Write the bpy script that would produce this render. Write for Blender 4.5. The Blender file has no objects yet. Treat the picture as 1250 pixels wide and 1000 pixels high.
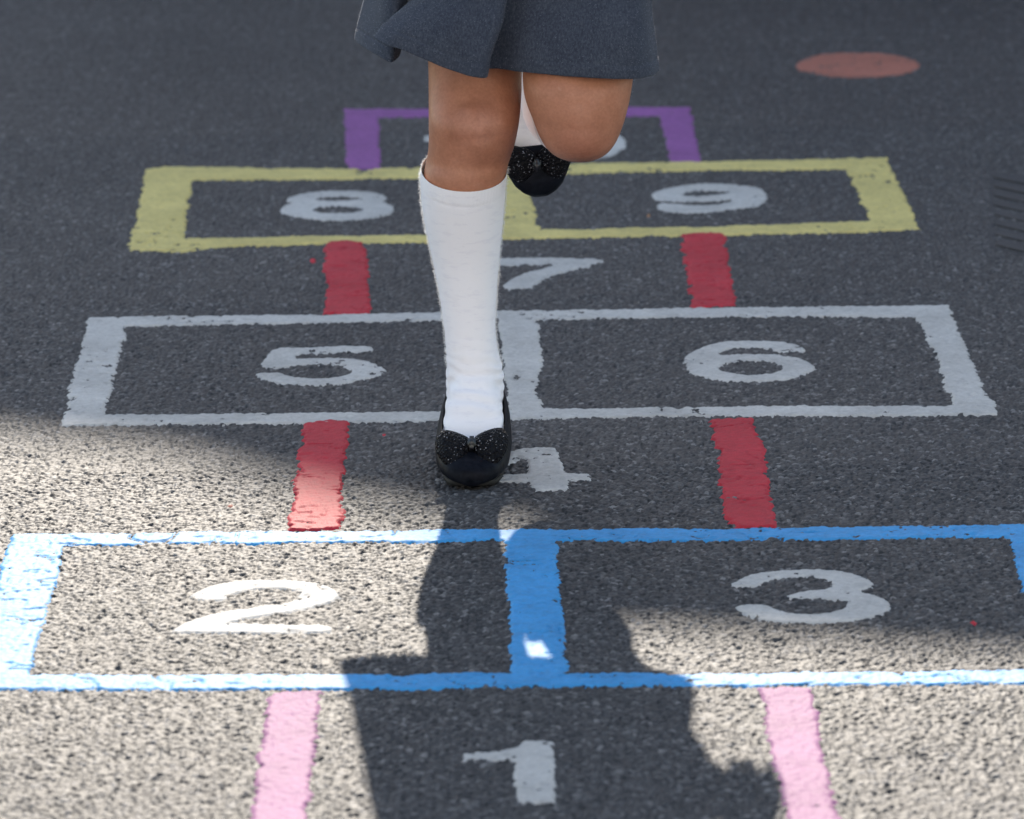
import bpy, bmesh, math, random
import numpy as np
from mathutils import Vector, Matrix

R = math.radians
random.seed(4)
rng = np.random.default_rng(4)
scene = bpy.context.scene
col = scene.collection

# ------------------------------------------------------------------ camera (measured from the painted rows)
F_PX, PITCH, ROLL, YAW = 5546.0, 0.25058, -0.014129, 0.00095
CAM = np.array([-0.01945, 0.0, 1.26676])
FW = np.array([math.sin(YAW) * math.cos(PITCH), math.cos(YAW) * math.cos(PITCH), -math.sin(PITCH)])
RT0 = np.array([math.cos(YAW), -math.sin(YAW), 0.0])
UP0 = np.cross(RT0, FW)
RT = math.cos(ROLL) * RT0 + math.sin(ROLL) * UP0
UP = -math.sin(ROLL) * RT0 + math.cos(ROLL) * UP0


def ray(px, py):
    return FW + RT * ((px - 625) / F_PX) - UP * ((py - 500) / F_PX)


def gp(px, py):                       # photo measurement -> point on the ground
    d = ray(px, py)
    t = -CAM[2] / d[2]
    return CAM[0] + d[0] * t, CAM[1] + d[1] * t


def at(px, py, Y):                    # photo measurement at a known distance Y -> point in space
    d = ray(px, py)
    t = (Y - CAM[1]) / d[1]
    return np.array([CAM[0] + d[0] * t, Y, CAM[2] + d[2] * t])


# ------------------------------------------------------------------ tagging helpers
def tag(o, label=None, cat=None, group=None, kind=None):
    if label: o['label'] = label
    if cat: o['category'] = cat
    if group: o['group'] = group
    if kind: o['kind'] = kind
    return o


def link(name, me, mat=None, parent=None):
    o = bpy.data.objects.new(name, me)
    col.objects.link(o)
    if mat is not None and me is not None:
        me.materials.append(mat)
    if parent is not None:
        o.parent = parent
    return o


def empty(name, loc=(0, 0, 0)):
    o = bpy.data.objects.new(name, None)
    col.objects.link(o)
    o.location = loc
    o.empty_display_size = 0.1
    return o


# ------------------------------------------------------------------ numpy noise
def rnd(ix, iy, k):
    n = (ix.astype(np.int64) * 374761393 + iy.astype(np.int64) * 668265263 + k * 974634721) & 0xFFFFFFFF
    n = ((n ^ (n >> 13)) * 1274126177) & 0xFFFFFFFF
    n = ((n ^ (n >> 16)) * 2246822519) & 0xFFFFFFFF
    return ((n ^ (n >> 15)) & 0xFFFFFF) / float(0xFFFFFF)


def vnoise(x, y, s, k):
    x = x / s; y = y / s
    ix = np.floor(x); iy = np.floor(y)
    fx = x - ix; fy = y - iy
    fx = fx * fx * (3 - 2 * fx); fy = fy * fy * (3 - 2 * fy)
    a = rnd(ix, iy, k); b = rnd(ix + 1, iy, k); c = rnd(ix, iy + 1, k); d = rnd(ix + 1, iy + 1, k)
    return (a * (1 - fx) + b * fx) * (1 - fy) + (c * (1 - fx) + d * fx) * fy


def stones(x, y, s, k, hmax):
    gx = np.floor(x / s); gy = np.floor(y / s)
    best = np.zeros_like(x); tone = np.zeros_like(x)
    for dx in (-1, 0, 1):
        for dy in (-1, 0, 1):
            cx = gx + dx; cy = gy + dy
            px = (cx + 0.15 + 0.7 * rnd(cx, cy, k)) * s
            py = (cy + 0.15 + 0.7 * rnd(cx, cy, k + 1)) * s
            r = s * (0.38 + 0.34 * rnd(cx, cy, k + 2))
            ang = rnd(cx, cy, k + 3) * 6.283
            el = 0.75 + 0.25 * rnd(cx, cy, k + 5)
            ux = (x - px) * np.cos(ang) + (y - py) * np.sin(ang)
            uy = (-(x - px) * np.sin(ang) + (y - py) * np.cos(ang)) / el
            q = 1 - (ux * ux + uy * uy) / (r * r)
            hh = hmax * (0.45 + 0.55 * rnd(cx, cy, k + 4))
            tilt = (ux * (rnd(cx, cy, k + 6) - 0.5) + uy * (rnd(cx, cy, k + 7) - 0.5)) * 1.1
            h = np.where(q > 0, np.minimum(np.sqrt(np.maximum(q, 0)) * 1.02, 1.0) * hh + tilt, 0)
            m = h > best
            best = np.where(m, h, best)
            tone = np.where(m, 0.15 + 0.85 * rnd(cx, cy, k + 8), tone)
    return best, tone


def low(x, y):
    return (vnoise(x, y, 0.05, 31) - 0.5) * 0.0012 + (vnoise(x, y, 0.22, 32) - 0.5) * 0.003


def asphalt(x, y):
    h1, t1 = stones(x, y, 0.0066, 11, 0.0024)
    h2, t2 = stones(x + 0.37, y + 0.11, 0.0043, 51, 0.0018)
    m = h1 >= h2
    return np.maximum(h1, h2), np.where(m, t1, t2 * 0.8)


# ------------------------------------------------------------------ materials
def mat(name, base=(0.5, 0.5, 0.5), rough=0.7, spec=0.5):
    m = bpy.data.materials.new(name)
    m.use_nodes = True
    b = m.node_tree.nodes['Principled BSDF']
    b.inputs['Base Color'].default_value = (*base, 1)
    b.inputs['Roughness'].default_value = rough
    b.inputs['Specular IOR Level'].default_value = spec
    return m, m.node_tree, b


def nd(nt, kind, **kw):
    n = nt.nodes.new(kind)
    for k, v in kw.items():
        if k in n.inputs.keys() if isinstance(k, str) else False:
            n.inputs[k].default_value = v
        else:
            setattr(n, k, v)
    return n


def noise(nt, scale, detail=3, rough=0.55, coord='Object', stretch=None):
    tc = nt.nodes.new('ShaderNodeTexCoord')
    n = nt.nodes.new('ShaderNodeTexNoise')
    n.inputs['Scale'].default_value = scale
    n.inputs['Detail'].default_value = detail
    n.inputs['Roughness'].default_value = rough
    if stretch:
        mp = nt.nodes.new('ShaderNodeMapping')
        mp.inputs['Scale'].default_value = stretch
        nt.links.new(tc.outputs[coord], mp.inputs['Vector'])
        nt.links.new(mp.outputs[0], n.inputs['Vector'])
    else:
        nt.links.new(tc.outputs[coord], n.inputs['Vector'])
    return n.outputs['Fac']


def ramp(nt, fac, stops):
    r = nt.nodes.new('ShaderNodeValToRGB')
    e = r.color_ramp.elements
    while len(e) < len(stops):
        e.new(0.5)
    for el, (p, c) in zip(e, stops):
        el.position = p
        el.color = (*c, 1) if len(c) == 3 else c
    nt.links.new(fac, r.inputs['Fac'])
    return r.outputs['Color']


def mix(nt, fac, a, b, mode='MIX'):
    m = nt.nodes.new('ShaderNodeMix')
    m.data_type = 'RGBA'; m.blend_type = mode
    for i, v in ((0, fac), (6, a), (7, b)):
        if hasattr(v, 'links') or isinstance(v, bpy.types.NodeSocket):
            nt.links.new(v, m.inputs[i])
        elif i == 0:
            m.inputs[0].default_value = v
        else:
            m.inputs[i].default_value = (*v, 1)
    return m.outputs[2]


def bump(nt, bsdf, h, strength, dist):
    b = nt.nodes.new('ShaderNodeBump')
    b.inputs['Strength'].default_value = strength
    b.inputs['Distance'].default_value = dist
    nt.links.new(h, b.inputs['Height'])
    nt.links.new(b.outputs[0], bsdf.inputs['Normal'])


def asphalt_material():
    m, nt, b = mat('asphalt', rough=0.62, spec=0.45)
    at_ = nt.nodes.new('ShaderNodeAttribute'); at_.attribute_name = 'tone'
    c = ramp(nt, at_.outputs['Fac'], [(0.0, (0.020, 0.0198, 0.0205)), (0.15, (0.026, 0.0258, 0.0265)), (0.55, (0.047, 0.0465, 0.048)),
                                      (0.82, (0.088, 0.087, 0.088)), (1.0, (0.19, 0.186, 0.183))])
    big = noise(nt, 1.6, 4, 0.6)
    c2 = mix(nt, 1.0, c, ramp(nt, big, [(0.28, (0.76, 0.77, 0.79)), (0.72, (1.2, 1.18, 1.15))]), 'MULTIPLY')
    fine = noise(nt, 900, 2, 0.6)
    c3 = mix(nt, 1.0, c2, ramp(nt, fine, [(0.3, (0.7, 0.7, 0.7)), (0.7, (1.3, 1.3, 1.3))]), 'MULTIPLY')
    nt.links.new(c3, b.inputs['Base Color'])
    bump(nt, b, noise(nt, 1400, 2, 0.6), 0.35, 0.0006)
    return m


def paint_material(name, base, wear=0.25, rough=0.66, dirt=(0.10, 0.10, 0.10), weave=False, spec=0.28):
    m, nt, b = mat(name, base, rough, spec)
    n1 = noise(nt, 9, 5, 0.65)
    n2 = noise(nt, 160, 4, 0.7)
    n3 = noise(nt, 55, 5, 0.75)
    c = mix(nt, 1.0, base, ramp(nt, n1, [(0.3, (0.80, 0.80, 0.80)), (0.7, (1.12, 1.12, 1.12))]), 'MULTIPLY')
    c = mix(nt, 1.0, c, ramp(nt, n2, [(0.35, (0.88, 0.88, 0.88)), (0.65, (1.08, 1.08, 1.08))]), 'MULTIPLY')
    f = ramp(nt, n3, [(0.53, (0, 0, 0)), (0.74, (wear, wear, wear))])
    c = mix(nt, f, c, dirt)
    nt.links.new(c, b.inputs['Base Color'])
    if weave:
        w = noise(nt, 500, 2, 0.5, stretch=(1.0, 0.25, 1))
        bump(nt, b, w, 0.5, 0.001)
    else:
        bump(nt, b, n2, 0.3, 0.001)
    return m


M_ASPHALT = asphalt_material()
M_WHITE = paint_material('white_paint', (0.53, 0.515, 0.485), 0.35)
M_BLUE = paint_material('blue_paint', (0.012, 0.31, 0.66), 0.3, dirt=(0.05, 0.09, 0.14), spec=0.46, rough=0.63)
M_YELLOW = paint_material('yellow_paint', (0.67, 0.545, 0.20), 0.45, dirt=(0.25, 0.22, 0.12))
M_RED = paint_material('red_thermoplastic', (0.52, 0.033, 0.05), 0.35, dirt=(0.22, 0.05, 0.07), weave=True, spec=0.22)
M_PINK = paint_material('pink_paint', (0.35, 0.13, 0.27), 0.3, dirt=(0.3, 0.2, 0.3), weave=True, spec=0.22)
M_PURPLE = paint_material('purple_paint', (0.29, 0.095, 0.30), 0.3, dirt=(0.1, 0.06, 0.15))
M_CORAL = paint_material('coral_paint', (0.43, 0.15, 0.105), 0.5, dirt=(0.2, 0.1, 0.09))
M_ORANGE = paint_material('orange_speck', (0.45, 0.2, 0.08), 0.3)

# ------------------------------------------------------------------ ground: one sheet
def grid_mesh(name, xs, ys, zfun):
    X, Y = np.meshgrid(xs, ys)
    x = X.ravel(); y = Y.ravel()
    z, extra = zfun(x, y)
    nx, ny = len(xs), len(ys)
    me = bpy.data.meshes.new(name)
    me.vertices.add(nx * ny)
    me.vertices.foreach_set('co', np.stack([x, y, z], 1).astype(np.float32).ravel())
    i = np.arange(nx * ny, dtype=np.int32).reshape(ny, nx)
    q = np.stack([i[:-1, :-1], i[:-1, 1:], i[1:, 1:], i[1:, :-1]], -1).reshape(-1, 4)
    fill_faces(me, q)
    if extra is not None:
        a = me.attributes.new('tone', 'FLOAT', 'POINT')
        a.data.foreach_set('value', extra.astype(np.float32))
    return me


def fill_faces(me, q):
    n = len(q)
    me.loops.add(n * 4)
    me.loops.foreach_set('vertex_index', q.astype(np.int32).ravel())
    me.polygons.add(n)
    me.polygons.foreach_set('loop_start', np.arange(0, n * 4, 4, dtype=np.int32))
    me.update(calc_edges=True)
    me.polygons.foreach_set('use_smooth', np.ones(n, dtype=bool))
    me.validate()


def steps(*segs):
    out = []
    for a, b, s in segs:
        out.append(np.arange(a, b - s * 0.5, s))
    out.append(np.array([segs[-1][1]]))
    return np.concatenate(out)


FINE = 1.0
far = np.geomspace(0.02, 400, 46)
xs = steps((-1.9, -1.25, 0.006 * FINE), (-1.25, -0.75, 0.003 * FINE), (-0.75, 0.75, 0.0016 * FINE), (0.75, 1.25, 0.003 * FINE), (1.25, 1.9, 0.006 * FINE))
ys = steps((2.8, 3.4, 0.005 * FINE), (3.4, 4.7, 0.0018 * FINE), (4.7, 5.5, 0.0026 * FINE), (5.5, 6.6, 0.0034 * FINE), (6.6, 9.4, 0.006 * FINE))
xs = np.concatenate([(-1.9 - far)[::-1], xs, 1.9 + far])
ys = np.concatenate([(2.8 - far)[::-1], ys, 9.4 + far])


def ground_z(x, y):
    h, t = asphalt(x, y)
    return h + low(x, y), t


ground = link('ground', grid_mesh('ground', xs, ys, ground_z), M_ASPHALT)
tag(ground, 'dark grey asphalt playground with coarse stone grain', kind='structure')


# ------------------------------------------------------------------ painted markings
def sdist(x, y, poly):
    p = np.array(poly)
    n = len(p)
    d2 = np.full(x.shape, 1e9)
    inside = np.zeros(x.shape, bool)
    for i in range(n):
        a = p[i]; b = p[(i + 1) % n]
        e = b - a
        L = max(e @ e, 1e-12)
        wx = x - a[0]; wy = y - a[1]
        t = np.clip((wx * e[0] + wy * e[1]) / L, 0, 1)
        dx = wx - t * e[0]; dy = wy - t * e[1]
        d2 = np.minimum(d2, dx * dx + dy * dy)
        c = (a[1] <= y) != (b[1] <= y)
        if abs(e[1]) > 1e-12:
            inside ^= c & (x < a[0] + (y - a[1]) / e[1] * e[0])
    d = np.sqrt(d2)
    return np.where(inside, d, -d)


def smooth_poly(pts, n=1):
    for _ in range(n):
        out = []
        for i in range(len(pts)):
            a = np.array(pts[i]); b = np.array(pts[(i + 1) % len(pts)])
            out += [tuple(a * 0.75 + b * 0.25), tuple(a * 0.25 + b * 0.75)]
        pts = out
    return pts


def paint(name, mat_, outer, holes=(), thick=0.0015, rag=0.0025, follow=0.36, cracks=0.0, curve=0, wear=0.3, pits=0.0, grow=0.0, dx=0.002, dy=0.0026, px=True):
    """outline(s) on the ground -> a thin coat that rides on the stones and sinks between them at its ragged edge"""
    outs = [[gp(*q) for q in outer]] if px else [outer]
    hs = [[gp(*q) for q in h] for h in holes] if px else list(holes)
    if curve:
        outs = [smooth_poly(o, curve) for o in outs]; hs = [smooth_poly(h, curve) for h in hs]
    o = np.array(outs[0])
    pad = 0.008
    gx = np.arange(o[:, 0].min() - pad, o[:, 0].max() + pad, dx)
    gy = np.arange(o[:, 1].min() - pad, o[:, 1].max() + pad, dy)
    X, Y = np.meshgrid(gx, gy)
    x = X.ravel(); y = Y.ravel()
    d = sdist(x, y, outs[0])
    for h in hs:
        d = np.minimum(d, -sdist(x, y, h))
    d = d + grow + (vnoise(x, y, 0.007, 71) - 0.5) * 2 * rag + (vnoise(x, y, 0.03, 72) - 0.5) * 1.6 * rag
    t = np.clip(d / 0.0035, -1.6, 1.0)
    tt = thick * t + np.where(t > 0, 0.0011 * t, 0)
    tt -= wear * thick * np.clip((vnoise(x, y, 0.018, 73) - 0.62) * 4, 0, 1)
    if cracks:
        wx = x + (vnoise(x, y, 0.02, 77) - 0.5) * 0.012
        wy = y + (vnoise(x, y, 0.025, 78) - 0.5) * 0.03
        r1 = np.abs(vnoise(wx * 0.55, wy, 0.03, 79) - 0.5)
        msk = np.clip((vnoise(x, y, 0.05, 80) - 0.36) * 6, 0, 1)
        tt -= cracks * msk * np.clip(1 - r1 / 0.022, 0, 1) * (thick + 0.0022)
        r2 = np.abs(vnoise(wx * 0.3, y, 0.014, 82) - 0.5)
        tt -= cracks * np.clip((vnoise(x, y, 0.025, 83) - 0.55) * 8, 0, 1) * np.clip(1 - r2 / 0.035, 0, 1) * (thick + 0.002)
    if pits:
        tt -= np.clip((vnoise(x, y, 0.009, 85) + 0.6 * vnoise(x, y, 0.06, 86) - 1.18) * 9, 0, 1) * pits
    h, _ = asphalt(x, y)
    z = low(x, y) + h * follow + tt
    keep = (d > -0.0065).reshape(X.shape)
    cell = keep[:-1, :-1] | keep[1:, :-1] | keep[:-1, 1:] | keep[1:, 1:]
    ny, nx = X.shape
    i = np.arange(nx * ny, dtype=np.int32).reshape(ny, nx)
    q = np.stack([i[:-1, :-1], i[:-1, 1:], i[1:, 1:], i[1:, :-1]], -1)[cell]
    used, inv = np.unique(q, return_inverse=True)
    me = bpy.data.meshes.new(name)
    me.vertices.add(len(used))
    me.vertices.foreach_set('co', np.stack([x[used], y[used], z[used]], 1).astype(np.float32).ravel())
    fill_faces(me, inv.reshape(-1, 4))
    return link(name, me, mat_)


def crop(pts, x0, y0, s):
    return [(x0 + a / s, y0 + b / s) for a, b in pts]


# rows of the hopscotch
o = paint('painted_box_outline', M_BLUE,
          [(13, 655), (250, 652), (500, 649.6), (700, 647.5), (1000, 645), (1294, 641), (1342, 836), (1000, 838), (700, 841), (425, 843.6), (0, 845.5), (-38, 846), (0, 698)],
          [[(78, 669), (300, 666), (500, 664), (615, 663), (617, 700), (620, 752), (625, 824), (425, 825), (39, 826), (52, 771), (68, 719)],
           [(681, 662.6), (950, 660), (1232, 657), (1271, 819), (1000, 822), (693, 824), (688, 744), (682, 696)]],
          thick=0.0015, cracks=0.75, rag=0.0025, pits=0.0012, grow=0.0006)
tag(o, 'bright blue painted double box outline holding numbers 2 and 3, nearest row', 'ground marking', 'hopscotch box outlines', 'thing')
o = paint('painted_box_outline', M_WHITE,
          [(107, 390), (400, 385.5), (605, 382), (900, 378), (1159, 374.5), (1177, 417), (1194, 455), (1206, 482), (1216, 494), (1217, 508), (900, 511), (700, 512.5), (400, 519), (73, 522.5), (86, 470)],
          [[(156, 401), (350, 397.5), (606, 392), (611, 430), (616, 470), (620, 503), (400, 506), (130, 509), (143, 455)],
           [(657, 393.6), (800, 391), (1115, 388), (1141, 433), (1154, 480), (1164, 496), (900, 498.5), (667, 501), (654, 480), (663, 450), (661, 420)]],
          thick=0.0016, rag=0.0028, wear=0.25, pits=0.002)
tag(o, 'worn white painted double box outline holding numbers 5 and 6', 'ground marking', 'hopscotch box outlines', 'thing')
o = paint('painted_box_outline', M_YELLOW,
          [(176, 210), (200, 206), (238, 206.5), (420, 209), (640, 204), (860, 200), (1040, 196), (1083, 195), (1104, 238), (1125, 281), (1063, 283.5), (850, 290), (660, 294), (520, 298), (290, 303), (222, 310), (155, 308), (168, 255)],
          [[(236, 222.5), (420, 222), (598, 220), (609, 287), (520, 288.5), (300, 292), (225, 292), (230, 258)],
           [(641, 216), (850, 211), (1032, 208), (1048, 240), (1062, 270.5), (850, 279), (661, 283), (652, 250)]],
          thick=0.0017, rag=0.0034, wear=0.3, pits=0.002)
tag(o, 'faded yellow painted double box outline holding numbers 8 and 9', 'ground marking', 'hopscotch box outlines', 'thing')
o = paint('painted_box_outline', M_PURPLE,
          [(420, 134), (640, 132.5), (843, 134), (850, 169), (858, 203.5), (817, 205), (811, 172), (804, 145), (640, 143.5), (463, 144.5), (466, 209), (422, 210), (421, 170)],
          thick=0.0014, rag=0.003)
tag(o, 'purple painted open box outline around number 10, farthest row', 'ground marking', 'hopscotch box outlines', 'thing')

# red and pink side strips of the single squares
strip = dict(thick=0.0026, follow=0.25, rag=0.004, wear=0.1, cracks=0.55, pits=0.0012)
o = paint('painted_strip', M_RED, crop([(130, 125), (240, 108), (345, 93), (490, 113), (480, 250), (430, 450), (430, 650), (425, 930), (200, 935), (20, 937), (20, 750), (40, 600), (75, 430), (120, 250)], 350, 500, 6.25), **strip)
tag(o, 'red painted strip with its near half in sunlight, between the white and blue boxes', 'ground marking', 'red hopscotch strips', 'thing')
o = paint('painted_strip', M_RED, crop([(40, 95), (200, 88), (370, 83), (400, 200), (450, 260), (480, 450), (500, 650), (565, 870), (545, 905), (210, 910), (140, 780), (110, 550), (90, 320), (45, 170)], 860, 500, 6.25), **strip)
tag(o, 'red painted strip wholly in shade between number 6 and the blue box', 'ground marking', 'red hopscotch strips', 'thing')
o = paint('painted_strip', M_RED, [(396, 298), (420, 296), (445, 298), (449, 320), (452, 342), (450, 385), (393, 385), (397, 338)], **strip)
tag(o, 'red painted strip running from number 8 box towards number 5 box', 'ground marking', 'red hopscotch strips', 'thing')
o = paint('painted_strip', M_RED, [(831, 289), (855, 287), (883, 288), (890, 318), (896, 347), (898, 376), (844, 379), (837, 331)], **strip)
tag(o, 'red painted strip running from number 9 box towards number 6 box', 'ground marking', 'red hopscotch strips', 'thing')
pk = dict(thick=0.0018, follow=0.4, rag=0.003, wear=0.3)
o = paint('painted_strip', M_PINK, [(328, 846), (393, 845), (387, 911), (377, 1000), (360, 1140), (272, 1140), (304, 1000), (317, 911)], **pk)
tag(o, 'sunlit pink painted strip left of number 1', 'ground marking', 'pink hopscotch strips', 'thing')
o = paint('painted_strip', M_PINK, [(927, 842), (993, 840), (1003, 911), (1026, 1000), (1058, 1140), (984, 1140), (959, 1000), (938, 916)], **pk)
tag(o, 'pink painted strip right of number 1, partly under the shadow', 'ground marking', 'pink hopscotch strips', 'thing')

# the numbers
NUM = {
 '1': ([(140, 250), (160, 310), (320, 300), (420, 310), (500, 303), (570, 328), (545, 380), (537, 440), (555, 540), (575, 635), (620, 650), (860, 642), (862, 500), (850, 380), (858, 160), (620, 156), (560, 203), (420, 235), (300, 240)], [], 540, 880, 6.25, 0),
 '2': ([(85, 425), (150, 385), (240, 345), (400, 310), (540, 287), (700, 262), (800, 245), (860, 220), (880, 195), (855, 175), (760, 160), (640, 160), (540, 175), (450, 200), (420, 230), (350, 237), (240, 230), (210, 205), (250, 175), (350, 135), (480, 115), (620, 107), (800, 108), (960, 122), (1070, 150), (1130, 200), (1110, 230), (1000, 265), (850, 305), (700, 325), (600, 340), (510, 355), (440, 375), (700, 380), (1000, 382), (1075, 390), (1085, 410), (1060, 430), (600, 435), (300, 430), (120, 432)], [], 190, 690, 5.0, 1),
 '3': ([(95, 205), (190, 145), (280, 115), (420, 95), (600, 90), (750, 97), (880, 115), (980, 150), (1025, 185), (1000, 210), (925, 232), (1030, 262), (1110, 295), (1140, 335), (1100, 375), (1010, 405), (880, 428), (700, 435), (520, 432), (400, 425), (280, 410), (190, 375), (130, 340), (170, 322), (280, 320), (360, 328), (400, 350), (480, 373), (580, 382), (700, 378), (800, 360), (855, 325), (840, 300), (740, 285), (600, 280), (470, 280), (480, 255), (560, 235), (680, 225), (745, 210), (755, 180), (720, 155), (620, 140), (500, 137), (400, 155), (330, 180), (290, 205), (200, 208)], [], 870, 680, 5.208, 1),
 '4': ([(735, 80), (600, 75), (400, 85), (250, 125), (100, 230), (-60, 370), (-60, 430), (90, 437), (220, 428), (470, 432), (500, 480), (545, 525), (700, 510), (870, 515), (865, 420), (1115, 410), (1110, 385), (1080, 345), (850, 340), (825, 300), (800, 230), (760, 160), (770, 130)], [[(420, 195), (450, 270), (440, 340), (190, 352), (100, 340), (250, 250)]], 590, 540, 8.333, 0),
 '5': ([(205, 110), (150, 180), (110, 240), (180, 262), (290, 255), (400, 235), (520, 228), (680, 228), (770, 245), (810, 275), (780, 305), (680, 328), (540, 333), (400, 328), (310, 310), (280, 292), (80, 290), (75, 315), (150, 350), (270, 375), (420, 383), (600, 380), (740, 375), (850, 350), (980, 330), (1050, 300), (1075, 275), (1050, 240), (960, 210), (820, 187), (660, 178), (500, 180), (365, 188), (400, 152), (560, 148), (800, 140), (960, 135), (980, 115), (960, 95), (700, 95), (560, 97), (400, 105)], [[(945, 290), (965, 282), (985, 292), (980, 305), (960, 310)]], 300, 410, 6.25, 1),
 '6': ([(1085, 155), (1050, 125), (960, 95), (800, 85), (600, 87), (450, 97), (330, 125), (220, 165), (150, 215), (150, 270), (200, 320), (300, 355), (420, 380), (600, 388), (760, 382), (900, 375), (1040, 350), (1130, 310), (1160, 280), (1100, 235), (1040, 210), (900, 192), (750, 185), (600, 187), (420, 195), (450, 155), (540, 140), (700, 138), (820, 150), (900, 175), (1000, 165), (1070, 170)], [[(900, 270), (910, 290), (850, 320), (750, 337), (620, 340), (520, 325), (430, 300), (430, 275), (500, 245), (620, 232), (760, 235), (860, 250)]], 810, 405, 6.25, 1),
 '7': ([(1135, 125), (1060, 105), (700, 100), (200, 105), (-150, 108), (-180, 140), (-150, 175), (200, 168), (320, 180), (400, 165), (550, 170), (640, 150), (670, 175), (560, 205), (400, 240), (300, 280), (220, 330), (185, 365), (240, 400), (330, 385), (460, 395), (510, 345), (600, 295), (720, 250), (850, 220), (930, 190), (1010, 195), (1060, 155), (1110, 155)], [], 590, 305, 7.8125, 0),
 '8': ([(640, 78), (800, 80), (950, 93), (1040, 118), (1050, 150), (1010, 180), (1090, 205), (1118, 240), (1090, 280), (950, 312), (780, 337), (600, 344), (420, 332), (250, 307), (130, 280), (82, 245), (112, 210), (195, 190), (142, 165), (152, 140), (280, 103), (450, 83)], [[(400, 152), (480, 135), (620, 129), (760, 132), (840, 148), (740, 163), (600, 168), (480, 166)], [(365, 245), (440, 220), (600, 212), (760, 217), (845, 240), (780, 268), (620, 280), (450, 274)]], 330, 225, 7.353, 1),
 '9': ([(105, 185), (180, 143), (300, 118), (450, 93), (650, 82), (850, 88), (1020, 100), (1115, 130), (1170, 190), (1115, 250), (1060, 290), (900, 302), (740, 327), (550, 348), (360, 343), (175, 318), (155, 290), (180, 262), (300, 266), (450, 278), (640, 276), (780, 256), (835, 222), (760, 230), (600, 243), (400, 246), (250, 245), (150, 232)], [[(385, 180), (450, 153), (600, 147), (750, 147), (835, 156), (720, 182), (560, 197), (430, 197)]], 780, 215, 7.353, 1),
}
NLAB = {
 '1': 'white painted number 1 nearest the bottom of the picture in the dark shadow',
 '2': 'white painted number 2 glaring in full sunlight inside the blue box',
 '3': 'white painted number 3 in the shaded right half of the blue box',
 '4': 'white painted number 4 partly hidden by the black shoe on the ground',
 '5': 'white painted number 5 in the left half of the white box',
 '6': 'white painted number 6 in the right half of the white box',
 '7': 'white painted number 7 beside the white sock, between two red strips',
 '8': 'white painted number 8 in the left half of the yellow box',
 '9': 'white painted number 9 in the right half of the yellow box',
}
for k, (outer, holes, x0, y0, s, cv) in NUM.items():
    o = paint('painted_number', M_WHITE, crop(outer, x0, y0, s), [crop(h, x0, y0, s) for h in holes], thick=0.0012, rag=0.0012, curve=cv, wear=0.1, grow=0.0012, pits=0.0012)
    tag(o, NLAB[k], 'painted number', 'hopscotch numbers', 'thing')
# 10: two digits, one marking
zero = [(716 + 50 * math.cos(a), 177.5 + 19.5 * math.sin(a)) for a in np.linspace(0, 6.283, 28, endpoint=False)]
zin = [(716 + 22 * math.cos(a), 177.5 + 8.5 * math.sin(a)) for a in np.linspace(0, 6.283, 20, endpoint=False)]
ten = empty('painted_number', (*gp(640, 178), 0))
tag(ten, 'white painted number 10 mostly hidden behind the legs in the purple box', 'painted number', 'hopscotch numbers', 'thing')
for nm, out, hol in (('digit', [(516, 168), (517, 175), (545, 174), (552, 198), (590, 198), (588, 159), (566, 159), (548, 165)], []), ('digit', zero, [zin])):
    d = paint(nm, M_WHITE, out, hol, thick=0.0014, rag=0.002)
    d.parent = ten; d.matrix_parent_inverse = Matrix.Translation(-ten.location)

disc = [(1047 + 76 * math.cos(a), 81 + 14.5 * math.sin(a)) for a in np.linspace(0, 6.283, 40, endpoint=False)]
o = paint('painted_dot', M_CORAL, disc, thick=0.0012, rag=0.003, wear=0.9)
tag(o, 'faded coral red painted round dot on the far asphalt', 'ground marking', None, 'thing')

for (px_, py_, w, hgt, m_, lab) in (
        (1188, 763, 5, 2.2, M_RED, 'tiny red paint drip right of number 3'),
        (905, 528, 3, 2, M_RED, 'tiny red paint drip on top of the shaded red strip'),
        (382, 321, 4, 3, M_RED, 'tiny red paint drip left of the red strip below number 8'),
        (281, 620, 5, 2, M_CORAL, 'tiny pinkish paint drip on sunlit asphalt beside the half lit red strip'),
        (469, 533, 4, 2, M_RED, 'tiny red paint drip between the red strip and the black shoe'),
        (792, 264, 3, 2.5, M_ORANGE, 'tiny orange speck beside number 9')):
    if lab.endswith('shaded red strip'):
        continue
    o = paint('paint_drip', m_, [(px_ + w * math.cos(a), py_ + hgt * math.sin(a)) for a in np.linspace(0, 6.283, 12, endpoint=False)], thick=0.002, rag=0.001)
    tag(o, lab, 'paint drip', 'small paint drips', 'thing')

# ribbed cover set into the asphalt at the edge of the court
bm = bmesh.new()
cx_, cy_ = gp(1276, 268)
def bar(x0, x1, y0, y1, z0, z1):
    r_ = bmesh.ops.create_cube(bm, size=1)
    for v in r_['verts']:
        v.co = Vector(((x0 + x1) / 2 + v.co.x * (x1 - x0), (y0 + y1) / 2 + v.co.y * (y1 - y0), (z0 + z1) / 2 + v.co.z * (z1 - z0)))
bar(-0.075, 0.25, -0.26, 0.26, -0.01, 0.0012)
for k in range(8):
    bar(-0.068, 0.243, -0.245 + k * 0.063, -0.245 + k * 0.063 + 0.034, 0.0008, 0.0034)
for v in bm.verts:
    v.co.y -= v.co.x * 1.15
    v.co.x += v.co.y * 0.10
bmesh.ops.bevel(bm, geom=bm.edges[:], offset=0.0012, segments=2, affect='EDGES')
me = bpy.data.meshes.new('drain_cover'); bm.to_mesh(me); bm.free()
o = link('drain_cover', me, paint_material('worn_iron', (0.062, 0.060, 0.062), 0.5, 0.75, dirt=(0.09, 0.085, 0.083)))
o.location = (cx_, cy_, 0.0)
tag(o, 'dark ribbed cover set in the asphalt at the right edge beside the yellow box', 'drain cover', None, 'thing')


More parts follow.
